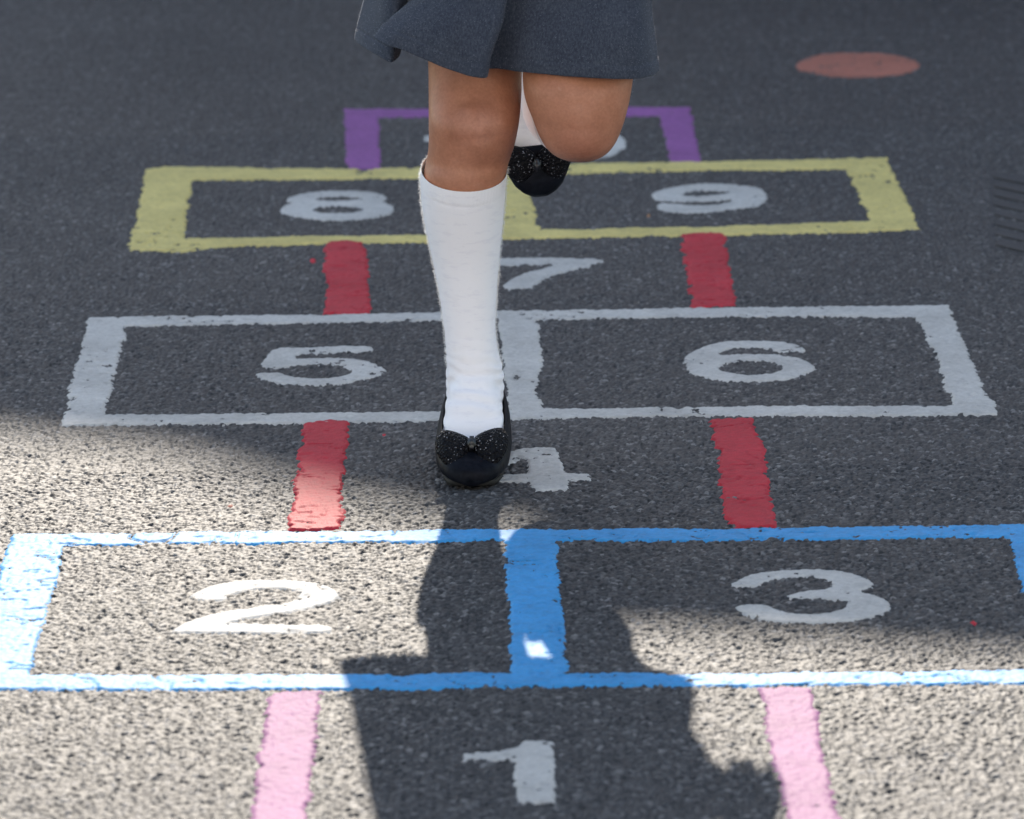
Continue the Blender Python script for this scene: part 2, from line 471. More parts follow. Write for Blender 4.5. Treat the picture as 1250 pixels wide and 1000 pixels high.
# ------------------------------------------------------------------ the child
def catmull(P, n):
    P = np.array(P, float)
    Q = np.vstack([2 * P[0] - P[1], P, 2 * P[-1] - P[-2]])
    out = []
    for i in range(1, len(Q) - 2):
        for t in np.linspace(0, 1, n, endpoint=False):
            a, b_, c, d = Q[i - 1], Q[i], Q[i + 1], Q[i + 2]
            out.append(0.5 * (2 * b_ + (c - a) * t + (2 * a - 5 * b_ + 4 * c - d) * t * t + (3 * b_ - a - 3 * c + d) * t ** 3))
    out.append(Q[-2])
    return np.array(out)


def loft(bm, secs, n=6, seg=28, power=2.0, frame=None):
    """secs: rows of (x, y, z, ru, rv); closed tapered tube through them. frame: fixed (u, v) axes or None to follow the path"""
    S = catmull(secs, n)
    C = S[:, :3]
    rings = []
    u_prev = None
    for i, s in enumerate(S):
        if frame is not None:
            u, v = np.array(frame[0], float), np.array(frame[1], float)
        else:
            t = C[min(i + 1, len(C) - 1)] - C[max(i - 1, 0)]
            t = t / np.linalg.norm(t)
            ref = np.array([1.0, 0, 0]) if u_prev is None else u_prev
            if abs(ref @ t) > 0.95: ref = np.array([0, 0, 1.0])
            u = ref - t * (ref @ t); u /= np.linalg.norm(u)
            v = np.cross(t, u); u_prev = u
        ru, rv = max(s[3], 1e-4), max(s[4], 1e-4)
        ring = []
        for k in range(seg):
            a = 2 * math.pi * k / seg
            ca, sa = math.cos(a), math.sin(a)
            e = 2.0 / power
            p = C[i] + u * ru * math.copysign(abs(ca) ** e, ca) + v * rv * math.copysign(abs(sa) ** e, sa)
            ring.append(bm.verts.new(p))
        rings.append(ring)
    for a, b_ in zip(rings[:-1], rings[1:]):
        for k in range(seg):
            bm.faces.new((a[k], a[(k + 1) % seg], b_[(k + 1) % seg], b_[k]))
    bm.faces.new(rings[0][::-1]); bm.faces.new(rings[-1])
    return rings


def ball(bm, c, r, seg=20):
    res = bmesh.ops.create_uvsphere(bm, u_segments=seg, v_segments=seg // 2, radius=1.0)
    for v in res['verts']:
        v.co = Vector((c[0] + v.co.x * r[0], c[1] + v.co.y * r[1], c[2] + v.co.z * r[2]))
    return res['verts']


def fuse(bm, name, voxel, smooth=6, fac=0.5):
    """several overlapping volumes -> one continuous smooth surface"""
    bmesh.ops.recalc_face_normals(bm, faces=bm.faces)
    me = bpy.data.meshes.new(name + '_raw'); bm.to_mesh(me); bm.free()
    o = bpy.data.objects.new(name + '_raw', me); col.objects.link(o)
    r = o.modifiers.new('r', 'REMESH'); r.mode = 'VOXEL'; r.voxel_size = voxel
    if smooth:
        s = o.modifiers.new('s', 'SMOOTH'); s.iterations = smooth; s.factor = fac
    dg = bpy.context.evaluated_depsgraph_get()
    out = bpy.data.meshes.new_from_object(o.evaluated_get(dg))
    out.name = name
    bpy.data.objects.remove(o); bpy.data.meshes.remove(me)
    out.polygons.foreach_set('use_smooth', np.ones(len(out.polygons), dtype=bool))
    return out


def bm_mesh(bm, name, smooth=True):
    bmesh.ops.recalc_face_normals(bm, faces=bm.faces)
    me = bpy.data.meshes.new(name); bm.to_mesh(me); bm.free()
    if smooth:
        me.polygons.foreach_set('use_smooth', np.ones(len(me.polygons), dtype=bool))
    return me


def get_co(me):
    a = np.empty(len(me.vertices) * 3, np.float32); me.vertices.foreach_get('co', a)
    n = np.empty(len(me.vertices) * 3, np.float32); me.vertices.foreach_get('normal', n)
    return a.reshape(-1, 3).astype(float), n.reshape(-1, 3).astype(float)


def set_co(me, co_):
    me.vertices.foreach_set('co', co_.astype(np.float32).ravel()); me.update()


def fuzz(name, me_src, count, length, width, mat_, parent, cond=None, seed=1):
    """short loose fibres standing off a cloth surface"""
    r_ = np.random.default_rng(seed)
    co_, no_ = get_co(me_src)
    idx = np.arange(len(co_))
    if cond is not None:
        idx = idx[cond(co_, no_)]
    idx = r_.choice(idx, count)
    p = co_[idx] + r_.normal(0, 0.0008, (count, 3))
    nrm = no_[idx] + r_.normal(0, 0.55, (count, 3))
    nrm /= np.linalg.norm(nrm, axis=1)[:, None]
    sd = np.cross(nrm, r_.normal(0, 1, (count, 3))); sd /= np.linalg.norm(sd, axis=1)[:, None]
    L = length * (0.3 + 0.9 * r_.random((count, 1)))
    bend = r_.normal(0, 0.4, (count, 3)) * L
    a = p - sd * width; b_ = p + sd * width
    c = p + nrm * L * 0.55 + sd * width * 0.8; d = p + nrm * L * 0.55 - sd * width * 0.8
    e = p + nrm * L + bend * 0.6
    V = np.stack([a, b_, c, d, e], 1).reshape(-1, 3)
    k = np.arange(count) * 5
    F = [tuple(q) for q in np.stack([k, k + 1, k + 2, k + 3], 1)] + [tuple(q) for q in np.stack([k + 3, k + 2, k + 4], 1)]
    me = bpy.data.meshes.new(name); me.from_pydata(V.tolist(), [], F)
    return link(name, me, mat_, parent)


# ---- materials
M_SKIN, nt, b = mat('skin', (0.42, 0.2, 0.125), 0.5, 0.45)
b.inputs['Subsurface Weight'].default_value = 0.12
b.inputs['Subsurface Radius'].default_value = (0.012, 0.004, 0.002)
b.inputs['Subsurface Scale'].default_value = 0.5
n1 = noise(nt, 26, 5, 0.6); n2 = noise(nt, 300, 3, 0.6)
c = ramp(nt, n1, [(0.3, (0.39, 0.155, 0.088)), (0.55, (0.49, 0.21, 0.128)), (0.75, (0.57, 0.27, 0.18))])
c = mix(nt, 1.0, c, ramp(nt, n2, [(0.35, (0.93, 0.92, 0.91)), (0.65, (1.06, 1.06, 1.06))]), 'MULTIPLY')
ka = nt.nodes.new('ShaderNodeAttribute'); ka.attribute_name = 'knee'
n3 = noise(nt, 75, 5, 0.7)
kf_ = nt.nodes.new('ShaderNodeMath'); kf_.operation = 'MULTIPLY'; kf_.inputs[1].default_value = 0.4
nt.links.new(ka.outputs['Fac'], kf_.inputs[0])
c = mix(nt, kf_.outputs[0], c, ramp(nt, n3, [(0.35, (0.31, 0.11, 0.075)), (0.6, (0.46, 0.19, 0.135))]))
c = mix(nt, ramp(nt, n3, [(0.66, (0, 0, 0)), (0.76, (0.3, 0.3, 0.3))]), c, (0.50, 0.30, 0.23))
nt.links.new(c, b.inputs['Base Color'])
sk_ = noise(nt, 1100, 2, 0.6)
bump(nt, b, sk_, 0.25, 0.0008)

M_SOCK, nt, b = mat('white_knit', (0.93, 0.925, 0.96), 0.95, 0.1)
b.inputs['Sheen Weight'].default_value = 0.5; b.inputs['Sheen Roughness'].default_value = 0.4
b.inputs['Subsurface Weight'].default_value = 0.0; b.inputs['Subsurface Radius'].default_value = (0.004, 0.004, 0.004); b.inputs['Subsurface Scale'].default_value = 0.5
knit = noise(nt, 420, 3, 0.6, stretch=(0.7, 0.7, 1.6)); slub = noise(nt, 90, 3, 0.7, stretch=(0.5, 0.5, 2.2))
c = mix(nt, 1.0, (0.93, 0.925, 0.96), ramp(nt, slub, [(0.36, (0.94, 0.94, 0.955)), (0.46, (1, 1, 1))]), 'MULTIPLY')
nt.links.new(c, b.inputs['Base Color'])
bump(nt, b, knit, 0.2, 0.001)

M_FIBRE, nt, b = mat('white_fibre', (0.85, 0.85, 0.85), 0.8, 0.1)
b.inputs['Transmission Weight'].default_value = 0.0
tr = nt.nodes.new('ShaderNodeBsdfTranslucent'); tr.inputs[0].default_value = (0.85, 0.85, 0.85, 1)
mx = nt.nodes.new('ShaderNodeMixShader'); mx.inputs[0].default_value = 0.5
nt.links.new(b.outputs[0], mx.inputs[1]); nt.links.new(tr.outputs[0], mx.inputs[2])
nt.links.new(mx.outputs[0], nt.nodes['Material Output'].inputs['Surface'])

M_SKIRT, nt, b = mat('grey_wool', (0.075, 0.085, 0.11), 0.95, 0.15)
b.inputs['Sheen Weight'].default_value = 0.08; b.inputs['Sheen Roughness'].default_value = 0.5
w1 = noise(nt, 430, 4, 0.75, stretch=(1.2, 1.2, 0.7)); w2 = noise(nt, 24, 4, 0.6)
c = ramp(nt, w1, [(0.3, (0.028, 0.036, 0.054)), (0.5, (0.047, 0.058, 0.083)), (0.72, (0.092, 0.106, 0.136))])
c = mix(nt, 1.0, c, ramp(nt, w2, [(0.3, (0.9, 0.9, 0.92)), (0.7, (1.12, 1.12, 1.1))]), 'MULTIPLY')
nt.links.new(c, b.inputs['Base Color'])
bump(nt, b, w1, 0.5, 0.0015)

M_SHOE, nt, b = mat('navy_suede', (0.012, 0.016, 0.026), 0.5, 0.09)
b.inputs['Sheen Weight'].default_value = 0.0; b.inputs['Sheen Tint'].default_value = (0.5, 0.6, 0.8, 1)
s1 = noise(nt, 140, 4, 0.7)
c = ramp(nt, s1, [(0.35, (0.003, 0.004, 0.007)), (0.65, (0.008, 0.010, 0.016))])
nt.links.new(c, b.inputs['Base Color']); bump(nt, b, s1, 0.3, 0.001)
M_SOLE = mat('black_rubber', (0.015, 0.014, 0.013), 0.7, 0.3)[0]
M_BOW, nt, b = mat('black_sequin', (0.004, 0.004, 0.006), 0.45, 0.14)
vo = nt.nodes.new('ShaderNodeTexVoronoi'); vo.inputs['Scale'].default_value = 330
tc = nt.nodes.new('ShaderNodeTexCoord'); nt.links.new(tc.outputs['Object'], vo.inputs['Vector'])
bump(nt, b, vo.outputs['Distance'], 0.9, 0.003)
M_BEAD = mat('clear_bead', (0.22, 0.23, 0.26), 0.2, 0.8)[0]
M_SATIN = mat('black_satin', (0.012, 0.012, 0.015), 0.3, 0.6)[0]
M_HAIRFIBRE, nt, b = mat('grey_fibre', (0.25, 0.28, 0.34), 0.8, 0.1)
tr = nt.nodes.new('ShaderNodeBsdfTranslucent'); tr.inputs[0].default_value = (0.5, 0.53, 0.6, 1)
mx = nt.nodes.new('ShaderNodeMixShader'); mx.inputs[0].default_value = 0.5
nt.links.new(b.outputs[0], mx.inputs[1]); nt.links.new(tr.outputs[0], mx.inputs[2])
nt.links.new(mx.outputs[0], nt.nodes['Material Output'].inputs['Surface'])
M_SHIRT = mat('white_cotton', (0.75, 0.75, 0.76), 0.85, 0.2)[0]
M_HAIR = mat('dark_hair', (0.03, 0.018, 0.012), 0.5, 0.5)[0]
M_EYE = mat('eye', (0.7, 0.7, 0.68), 0.1, 0.5)[0]
M_IRIS = mat('iris', (0.03, 0.015, 0.01), 0.1, 0.5)[0]
M_LIP = mat('lip', (0.35, 0.12, 0.1), 0.45, 0.5)[0]

TOE = at(573.5, 594, gp(573.5, 594)[1])
TY = TOE[1]
FOOT_X = TOE[0]
AY = TY + 0.130                        # ankle


def hrow(py, xl, xr, Y, fy=1.0, dy=0.0, grow=0.0):
    """horizontal limb section from its two sides in the photo"""
    a = at(xl, py, Y); b_ = at(xr, py, Y)
    r_ = (b_[0] - a[0]) / 2
    return [(a[0] + b_[0]) / 2, Y + dy, (a[2] + b_[2]) / 2, r_ + grow, r_ * fy + grow]


# standing leg, sock contour (sides measured in the photo, depth by anatomy)
K_Y = TY + 0.105
SOCK_ROWS = [hrow(190, 518, 622, AY - 0.020, 1.03), hrow(207, 514.5, 618.5, AY - 0.018, 1.04), hrow(225, 513.5, 617, AY - 0.014, 1.06), hrow(253, 515.5, 615.5, AY - 0.006, 1.1), hrow(285, 521.5, 612.5, AY, 1.12),
             hrow(320, 529, 609, AY + 0.002, 1.1), hrow(360, 537, 606, AY, 1.06), hrow(400, 542.5, 604.5, AY - 0.003, 1.05),
             hrow(430, 545, 607.5, AY - 0.004, 1.1), hrow(455, 545.5, 613.5, AY - 0.002, 1.15), hrow(485, 546, 614.5, AY + 0.002, 1.15), hrow(520, 548, 612, AY + 0.006, 1.1)]
LEG_ROWS = [hrow(-120, 508, 650, TY + 0.170, 1.0), hrow(-40, 516, 645, TY + 0.162, 0.98), hrow(40, 521, 641, TY + 0.148, 0.97), hrow(85, 522.5, 637.5, TY + 0.134, 0.98), hrow(115, 523, 637, K_Y + 0.016, 1.0), hrow(145, 523, 634.5, K_Y, 1.05),
            hrow(175, 523, 629, K_Y + 0.004, 1.04), hrow(195, 520.5, 622.5, K_Y + 0.010, 1.03), hrow(207, 517.5, 619, AY - 0.018, 1.02)]
LEG_IN = [[r_[0], r_[1], r_[2], r_[3] - g, r_[4] - g] for r_, g in zip(SOCK_ROWS[2:], (0.0015, 0.002, 0.004, 0.005, 0.005, 0.005, 0.005, 0.005, 0.005, 0.005))]


def foot_secs(grow=0.0):
    # local foot: toe tip at origin, toes towards -y, sole on z=0;  (y, half width, z bottom, z top)
    rows = [(0.012, 0.013, 0.010, 0.018), (0.024, 0.022, 0.009, 0.024), (0.045, 0.030, 0.008, 0.031), (0.070, 0.033, 0.008, 0.050), (0.095, 0.033, 0.008, 0.075),
            (0.118, 0.031, 0.008, 0.094), (0.140, 0.029, 0.008, 0.100), (0.162, 0.0265, 0.008, 0.088), (0.180, 0.023, 0.010, 0.064), (0.192, 0.014, 0.016, 0.040)]
    return [[0.0, y, (zb + zt) / 2, w + grow, (zt - zb) / 2 + grow] for y, w, zb, zt in rows]


def xform(secs, M):
    out = []
    for s in secs:
        p = M @ Vector(s[:3])
        out.append([p.x, p.y, p.z, s[3], s[4]])
    return out


M_STAND = Matrix.Translation((FOOT_X + 0.002, TY - 0.024, 0.0025)) @ Matrix.Rotation(R(-1.5), 4, 'Z')
LIFT_TIP = at(660, 241, TY + 0.325)
M_LIFT = Matrix.Translation(tuple(LIFT_TIP)) @ Matrix.Rotation(R(-5), 4, 'Y') @ Matrix.Rotation(R(68), 4, 'X') @ Matrix.Diagonal((-1, 1, 1, 1))


def foot_loft(bm, M, grow):
    m3 = M.to_3x3()
    u = m3 @ Vector((1, 0, 0)); v = m3 @ Vector((0, 0, 1))
    loft(bm, xform(foot_secs(grow), M), 4, 26, 2.3, (u, v))


# lifted leg
THIGH = [hrow(-120, 632, 780, TY + 0.165, 0.95), hrow(-40, 636, 780, TY + 0.140, 0.92), hrow(40, 637, 778, TY + 0.108, 0.9), hrow(95, 638, 773, TY + 0.076, 0.9), hrow(120, 641, 769.5, TY + 0.070, 0.9), hrow(143, 649.5, 764, TY + 0.067, 0.92),
         hrow(165, 658, 756.5, TY + 0.066, 0.95), hrow(180, 667, 748, TY + 0.066, 0.98), hrow(190, 679, 737, TY + 0.067, 1.0), hrow(196.5, 695, 722, TY + 0.068, 1.0)]
ANK = M_LIFT @ Vector((0, 0.150, 0.055))
kc = at(707, 150, TY + 0.085)
SHANK = [[kc[0], kc[1], kc[2], 0.044, 0.044], [kc[0] - 0.006, kc[1] + 0.055, kc[2] - 0.004, 0.043, 0.044], [kc[0] - 0.018, kc[1] + 0.11, kc[2] - 0.006, 0.041, 0.041],
         [kc[0] * 0.5 + ANK.x * 0.5, (kc[1] + ANK.y) / 2 + 0.02, kc[2] + 0.004, 0.036, 0.038], [ANK.x + 0.006, ANK.y - 0.05, ANK.z + 0.003, 0.028, 0.030], [ANK.x, ANK.y - 0.004, ANK.z, 0.027, 0.029], [ANK.x, ANK.y + 0.016, ANK.z, 0.026, 0.027]]

# ---- body: one continuous surface
XC = at(618, 0, TY + 0.13)[0]
bm = bmesh.new()
loft(bm, LEG_ROWS + LEG_IN, 5, 32, 2.1, ((1, 0, 0), (0, 1, 0)))
foot_loft(bm, M_STAND, -0.004)
loft(bm, THIGH, 5, 32, 2.15, ((1, 0, 0), (0, 1, 0)))
loft(bm, [[s[0], s[1], s[2], s[3] - 0.006, s[4] - 0.006] for s in SHANK], 5, 28)
foot_loft(bm, M_LIFT, -0.004)
# kneecap of the standing leg and the small hollows beside it
kn = at(579, 152, K_Y)
ball(bm, (kn[0], K_Y - 0.028, kn[2]), (0.027, 0.022, 0.032))
BY = TY + 0.155
tz = LEG_ROWS[0][2]
loft(bm, [[XC, BY, 0.60, 0.085, 0.075], [XC, BY + 0.005, 0.66, 0.112, 0.09], [XC, BY + 0.002, 0.72, 0.106, 0.082], [XC, BY - 0.004, 0.79, 0.095, 0.074], [XC, BY - 0.010, 0.87, 0.104, 0.078],
          [XC, BY - 0.014, 0.95, 0.118, 0.082], [XC, BY - 0.014, 1.01, 0.122, 0.072], [XC, BY - 0.012, 1.045, 0.085, 0.055], [XC, BY - 0.012, 1.065, 0.045, 0.042]], 5, 32, 2.3, ((1, 0, 0), (0, 1, 0)))
loft(bm, [[XC, BY - 0.010, 1.03, 0.042, 0.042], [XC, BY - 0.014, 1.08, 0.034, 0.036], [XC, BY - 0.020, 1.12, 0.036, 0.040]], 4, 24)
HZ, HY = 1.205, BY - 0.030
loft(bm, [[XC, HY - 0.030, HZ - 0.105, 0.016, 0.014], [XC, HY - 0.026, HZ - 0.095, 0.034, 0.034], [XC, HY - 0.018, HZ - 0.070, 0.052, 0.058], [XC, HY - 0.006, HZ - 0.030, 0.064, 0.074], [XC, HY + 0.004, HZ + 0.020, 0.070, 0.086],
          [XC, HY + 0.008, HZ + 0.060, 0.066, 0.084], [XC, HY + 0.010, HZ + 0.090, 0.046, 0.060], [XC, HY + 0.010, HZ + 0.103, 0.016, 0.022]], 5, 30, 2.1, ((1, 0, 0), (0, 1, 0)))
ball(bm, (XC, HY - 0.082, HZ - 0.028), (0.011, 0.014, 0.018)); ball(bm, (XC, HY - 0.080, HZ - 0.018), (0.007, 0.010, 0.026))
for s in (-1, 1):
    ball(bm, (XC + s * 0.069, HY + 0.006, HZ - 0.018), (0.007, 0.016, 0.027))
    ball(bm, (XC + s * 0.030, HY - 0.060, HZ - 0.045), (0.020, 0.014, 0.016))


def hand(bm, w, d, up, side):
    """palm, four unequal bent fingers and a thumb from the side of the palm"""
    w = np.array(w, float); d = np.array(d, float); d /= np.linalg.norm(d)
    up = np.array(up, float); up -= d * (up @ d); up /= np.linalg.norm(up)
    sd = np.cross(d, up) * side
    pal = [w - d * 0.01, w + d * 0.02, w + d * 0.05, w + d * 0.068]
    loft(bm, [[*p, r1, r2] for p, r1, r2 in zip(pal, (0.019, 0.025, 0.031, 0.029), (0.014, 0.0125, 0.0115, 0.009))], 4, 20, 2.4, (sd, up))
    for i, L in enumerate((0.050, 0.057, 0.053, 0.042)):
        b0 = w + d * 0.058 + sd * (0.0235 - 0.0157 * i)
        f1 = b0 + d * L * 0.38 - up * 0.010; f2 = f1 + d * L * 0.10 - up * 0.018; f3 = f2 - d * L * 0.16 - up * 0.009
        loft(bm, [[*b0, 0.0064, 0.0064], [*f1, 0.0058, 0.0058], [*f2, 0.0052, 0.0052], [*f3, 0.0038, 0.0038]], 4, 12)
    b0 = w + d * 0.018 + sd * 0.020
    loft(bm, [[*b0, 0.009, 0.009], [*(b0 + d * 0.022 + sd * 0.017 - up * 0.004), 0.0075, 0.0075], [*(b0 + d * 0.042 + sd * 0.021 - up * 0.010), 0.0058, 0.0058], [*(b0 + d * 0.051 + sd * 0.020 - up * 0.013), 0.0035, 0.0035]], 4, 12)


def arm(bm, sh, el, wr, up, side):
    sh, el, wr = (np.array(q, float) for q in (sh, el, wr))
    m1 = sh * 0.5 + el * 0.5; m2 = el * 0.6 + wr * 0.4
    loft(bm, [[*sh, 0.036, 0.036], [*m1, 0.031, 0.031], [*el, 0.026, 0.026], [*m2, 0.0255, 0.0255], [*wr, 0.018, 0.016]], 6, 20)
    hand(bm, wr, wr - el, up, side)


arm(bm, (XC + 0.118, BY - 0.012, 1.005), (XC + 0.182, BY + 0.00, 0.812), (XC + 0.191, BY - 0.030, 0.636), (0.15, -1, 0.1), 1)
arm(bm, (XC - 0.118, BY - 0.012, 1.005), (XC - 0.130, BY + 0.045, 0.835), (XC - 0.075, BY - 0.105, 0.860), (-0.3, -0.4, 1), -1)
body_me = fuse(bm, 'body', 0.0033, 8)

child = empty('person', (FOOT_X, AY, 0))
tag(child, 'child hopping on one leg in grey skirt, white knee socks and black bow shoes', 'person', None, 'thing')
INV = Matrix.Translation((-FOOT_X, -AY, 0))


def part(name, me, m_, parent=child):
    o_ = link(name, me, m_, parent)
    if parent is child:
        o_.matrix_parent_inverse = INV
    return o_


cs, ns = get_co(body_me)
def blob(c_, r_): return np.exp(-(((cs - np.array(c_)) / np.array(r_)) ** 2).sum(1))
kf = at(579, 150, K_Y - 0.055)
kl = at(708, 182, TY + 0.022)
d = 0.0018 * blob(kf, (0.02, 0.03, 0.018)) - 0.0022 * blob(at(557, 166, K_Y - 0.045), (0.011, 0.03, 0.022)) - 0.0022 * blob(at(602, 166, K_Y - 0.045), (0.011, 0.03, 0.022))
d += 0.0015 * blob(at(580, 190, K_Y - 0.05), (0.012, 0.03, 0.016)) - 0.0014 * blob(at(579, 172, K_Y - 0.055), (0.026, 0.03, 0.0035)) - 0.0010 * blob(at(577, 131, K_Y - 0.055), (0.024, 0.03, 0.004))
d += 0.0025 * blob(at(610, 118, K_Y - 0.045), (0.016, 0.03, 0.022))
d += 0.0020 * blob(kl, (0.020, 0.03, 0.014)) - 0.0012 * blob(at(708, 160, TY + 0.02), (0.03, 0.03, 0.004)) - 0.002 * blob(at(672, 158, TY + 0.025), (0.010, 0.03, 0.018)) - 0.002 * blob(at(746, 152, TY + 0.025), (0.010, 0.03, 0.018))
d += 0.0008 * (vnoise(cs[:, 0], cs[:, 2], 0.03, 88) - 0.5)
set_co(body_me, cs + ns * (0.7 * d)[:, None])
kw = np.clip(blob(kf, (0.03, 0.05, 0.028)) + blob(kl, (0.030, 0.05, 0.024)), 0, 1)
a_ = body_me.attributes.new('knee', 'FLOAT', 'POINT'); a_.data.foreach_set('value', kw.astype(np.float32))
body = part('body', body_me, M_SKIN)
fuzz('fine_hair', body_me, 7000, 0.0022, 0.00005, M_FIBRE, body, lambda c_, n_: (c_[:, 2] < 0.47) & (c_[:, 2] > 0.29) & (n_[:, 1] > -0.15), 9)

# ---- socks
def sock(rows_bm, name, wr_z=None, M=None):
    me = fuse(rows_bm, name, 0.0022, 5)
    return me


bm = bmesh.new()
loft(bm, SOCK_ROWS, 6, 48, 2.1, ((1, 0, 0), (0, 1, 0)))
foot_loft(bm, M_STAND, -0.0005)
sock_me = fuse(bm, 'sock', 0.0022, 5)
rim_pt = at(566, 240, AY - 0.072)          # the rim runs lower at the shin than at the calf
bm = bmesh.new(); bm.from_mesh(sock_me)
pn = Vector((0.06, -0.34, 1.0)).normalized()
bmesh.ops.bisect_plane(bm, geom=bm.verts[:] + bm.edges[:] + bm.faces[:], plane_co=tuple(rim_pt), plane_no=pn, clear_outer=True)
bm.to_mesh(sock_me); bm.free(); sock_me.update()
cs, ns = get_co(sock_me)
z = cs[:, 2]
below = -((cs - rim_pt) @ np.array(pn))      # distance down from the rim
ang = np.arctan2(cs[:, 0] - FOOT_X, -(cs[:, 1] - AY))
wr = np.exp(-((z - 0.085) / 0.036) ** 2)
wob = (vnoise(ang * 0.03, z, 0.018, 91) - 0.5)
disp = 0.0010 * wr * np.sin(z * 2 * math.pi / 0.0125 + 5.0 * wob + 1.2 * np.sin(ang * 1.5)) * (0.5 + vnoise(ang * 0.02, z, 0.02, 92))
disp += 0.0005 * (vnoise(ang * 0.04, z, 0.035, 93) - 0.5)
disp += np.where(below < 0.017, 0.0006, 0.0003) - 0.0004 * np.exp(-((below - 0.0185) / 0.0014) ** 2)
disp += np.where(below < 0.017, 0.0002 * np.sin(ang * 90), 0)
set_co(sock_me, cs + ns * disp[:, None])
s1 = part('sock', sock_me, M_SOCK); tag(s1, 'white knee sock on the standing leg')
fz = fuzz('fuzz', sock_me, 30000, 0.0024, 0.00012, M_FIBRE, s1, lambda c_, n_: (c_[:, 2] > 0.10) & (n_[:, 1] > -0.12), 3)

bm = bmesh.new()
loft(bm, [[s[0], s[1], s[2], s[3], s[4]] for s in SHANK[1:]], 6, 36)
foot_loft(bm, M_LIFT, -0.0005)
me2 = fuse(bm, 'sock', 0.0026, 5)
s2 = part('sock', me2, M_SOCK); tag(s2, 'white knee sock on the lifted leg')

# ---- shoe (local: toe tip at origin, toes towards -y)
def shoe_prof(y):
    Y_ = [0.0, 0.004, 0.012, 0.025, 0.045, 0.065, 0.090, 0.120, 0.150, 0.175, 0.192, 0.202, 0.207]
    W_ = [0.009, 0.0180, 0.0265, 0.0335, 0.0385, 0.0402, 0.0408, 0.0398, 0.0382, 0.0350, 0.0280, 0.0190, 0.007]
    T_ = [0.014, 0.019, 0.025, 0.030, 0.036, 0.050, 0.057, 0.066, 0.074, 0.082, 0.087, 0.087, 0.080]   # height of the rim / vamp
    return np.interp(y, Y_, W_), np.interp(y, Y_, T_)


bm = bmesh.new()
ysn = np.concatenate([np.linspace(0, 0.012, 6), np.linspace(0.016, 0.192, 40), np.linspace(0.195, 0.207, 6)])
rings = []
NS = 40
Y_OPEN = 0.045
for y in ysn:
    w, t = shoe_prof(y)
    ring = []
    op = np.clip((y - Y_OPEN) / 0.018, 0, 1) * np.clip((0.2035 - y) / 0.004, 0, 1)
    op = op * op * (3 - 2 * op)
    for k in range(NS):
        a = 2 * math.pi * k / NS
        ca, sa = math.cos(a), math.sin(a)
        pw = 2.0 / 2.7
        X = w * math.copysign(abs(ca) ** pw, ca)
        zc = t * 0.42
        if sa < 0:
            Z = zc + zc * math.copysign(abs(sa) ** (2 / 2.4), sa)
            X *= 1 - 0.13 * abs(sa) ** 2
        else:
            Z = zc + (t - zc) * abs(sa) ** 0.8
            X = X * (1 - 0.06 * sa)
            # the opening: inside the rim the surface sinks into the shoe
            inn = np.clip((0.80 - abs(ca)) / 0.10, 0, 1) * op
            Z = Z - inn * (Z - 0.014)
        ring.append(bm.verts.new((X, y, Z + 0.004)))
    rings.append(ring)
for a, b_ in zip(rings[:-1], rings[1:]):
    for k in range(NS):
        bm.faces.new((a[k], a[(k + 1) % NS], b_[(k + 1) % NS], b_[k]))
bm.faces.new(rings[0][::-1]); bm.faces.new(rings[-1])
shoe_me = bm_mesh(bm, 'shoe')
bm = bmesh.new()
so_rows = []
for y in np.linspace(0.0015, 0.205, 30):
    w, t = shoe_prof(y)
    so_rows.append([0, y, 0.0035 + (0.005 if y < 0.02 else 0) * (1 - y / 0.02), w * 0.82, 0.0040])
loft(bm, so_rows, 1, 28, 5, ((1, 0, 0), (0, 0, 1)))
sole_me = bm_mesh(bm, 'sole')
# bow: two plump glittering loops and a satin knot on the vamp
bm = bmesh.new()
rb = random.Random(5)
loops = []
for s in (-1, 1):
    vs = ball(bm, (0, 0, 0), (0.0194, 0.0256, 0.0085), 28)
    tilt = Matrix.Rotation(R(42), 4, 'X')
    T = Matrix.Translation((s * 0.0188, 0.034, 0.0372 + (0.002 if s > 0 else 0))) @ Matrix.Rotation(R(s * 14), 4, 'Y') @ Matrix.Rotation(R(s * -14), 4, 'Z') @ tilt
    loops.append((T, s))
    for v in vs:
        p = v.co.copy()
        p.z += 0.0012 * math.sin(p.x * 420) * (1 - (p.length / 0.024) ** 2)
        # pinch towards the knot
        q = max(0.0, min(1.0, (-s * p.x + 0.004) / 0.018))
        p.y *= (1 - 0.30 * q) * (1 + 0.10 * s * p.x / 0.019)
        v.co = T @ p
bow_me = bm_mesh(bm, 'bow')
bm = bmesh.new()
for T, s in loops:
    for i in range(60):
        a = rb.uniform(0, 6.283); r_ = math.sqrt(rb.random()) * 0.96
        x_, y_ = 0.0194 * r_ * math.cos(a), 0.0256 * r_ * math.sin(a)
        z_ = 0.0085 * math.sqrt(max(0, 1 - r_ * r_)) + 0.0002
        q = max(0.0, min(1.0, (-s * x_ + 0.004) / 0.018)); y_ *= (1 - 0.30 * q) * (1 + 0.10 * s * x_ / 0.019)
        p = T @ Vector((x_, y_, z_))
        res = bmesh.ops.create_icosphere(bm, subdivisions=1, radius=rb.choice((0.0004, 0.0005, 0.0008)))
        for v in res['verts']:
            v.co = v.co + p
bead_me = bm_mesh(bm, 'beads', False)
bm = bmesh.new()
bmesh.ops.create_cube(bm, size=1)
bmesh.ops.bevel(bm, geom=bm.edges[:], offset=0.22, segments=3, affect='EDGES')
for v in bm.verts:
    v.co = Matrix.Translation((0, 0.0290, 0.0430)) @ Matrix.Rotation(R(40), 4, 'X') @ Vector((v.co.x * 0.0085, v.co.y * 0.0150, v.co.z * 0.012))
knot_me = bm_mesh(bm, 'knot')
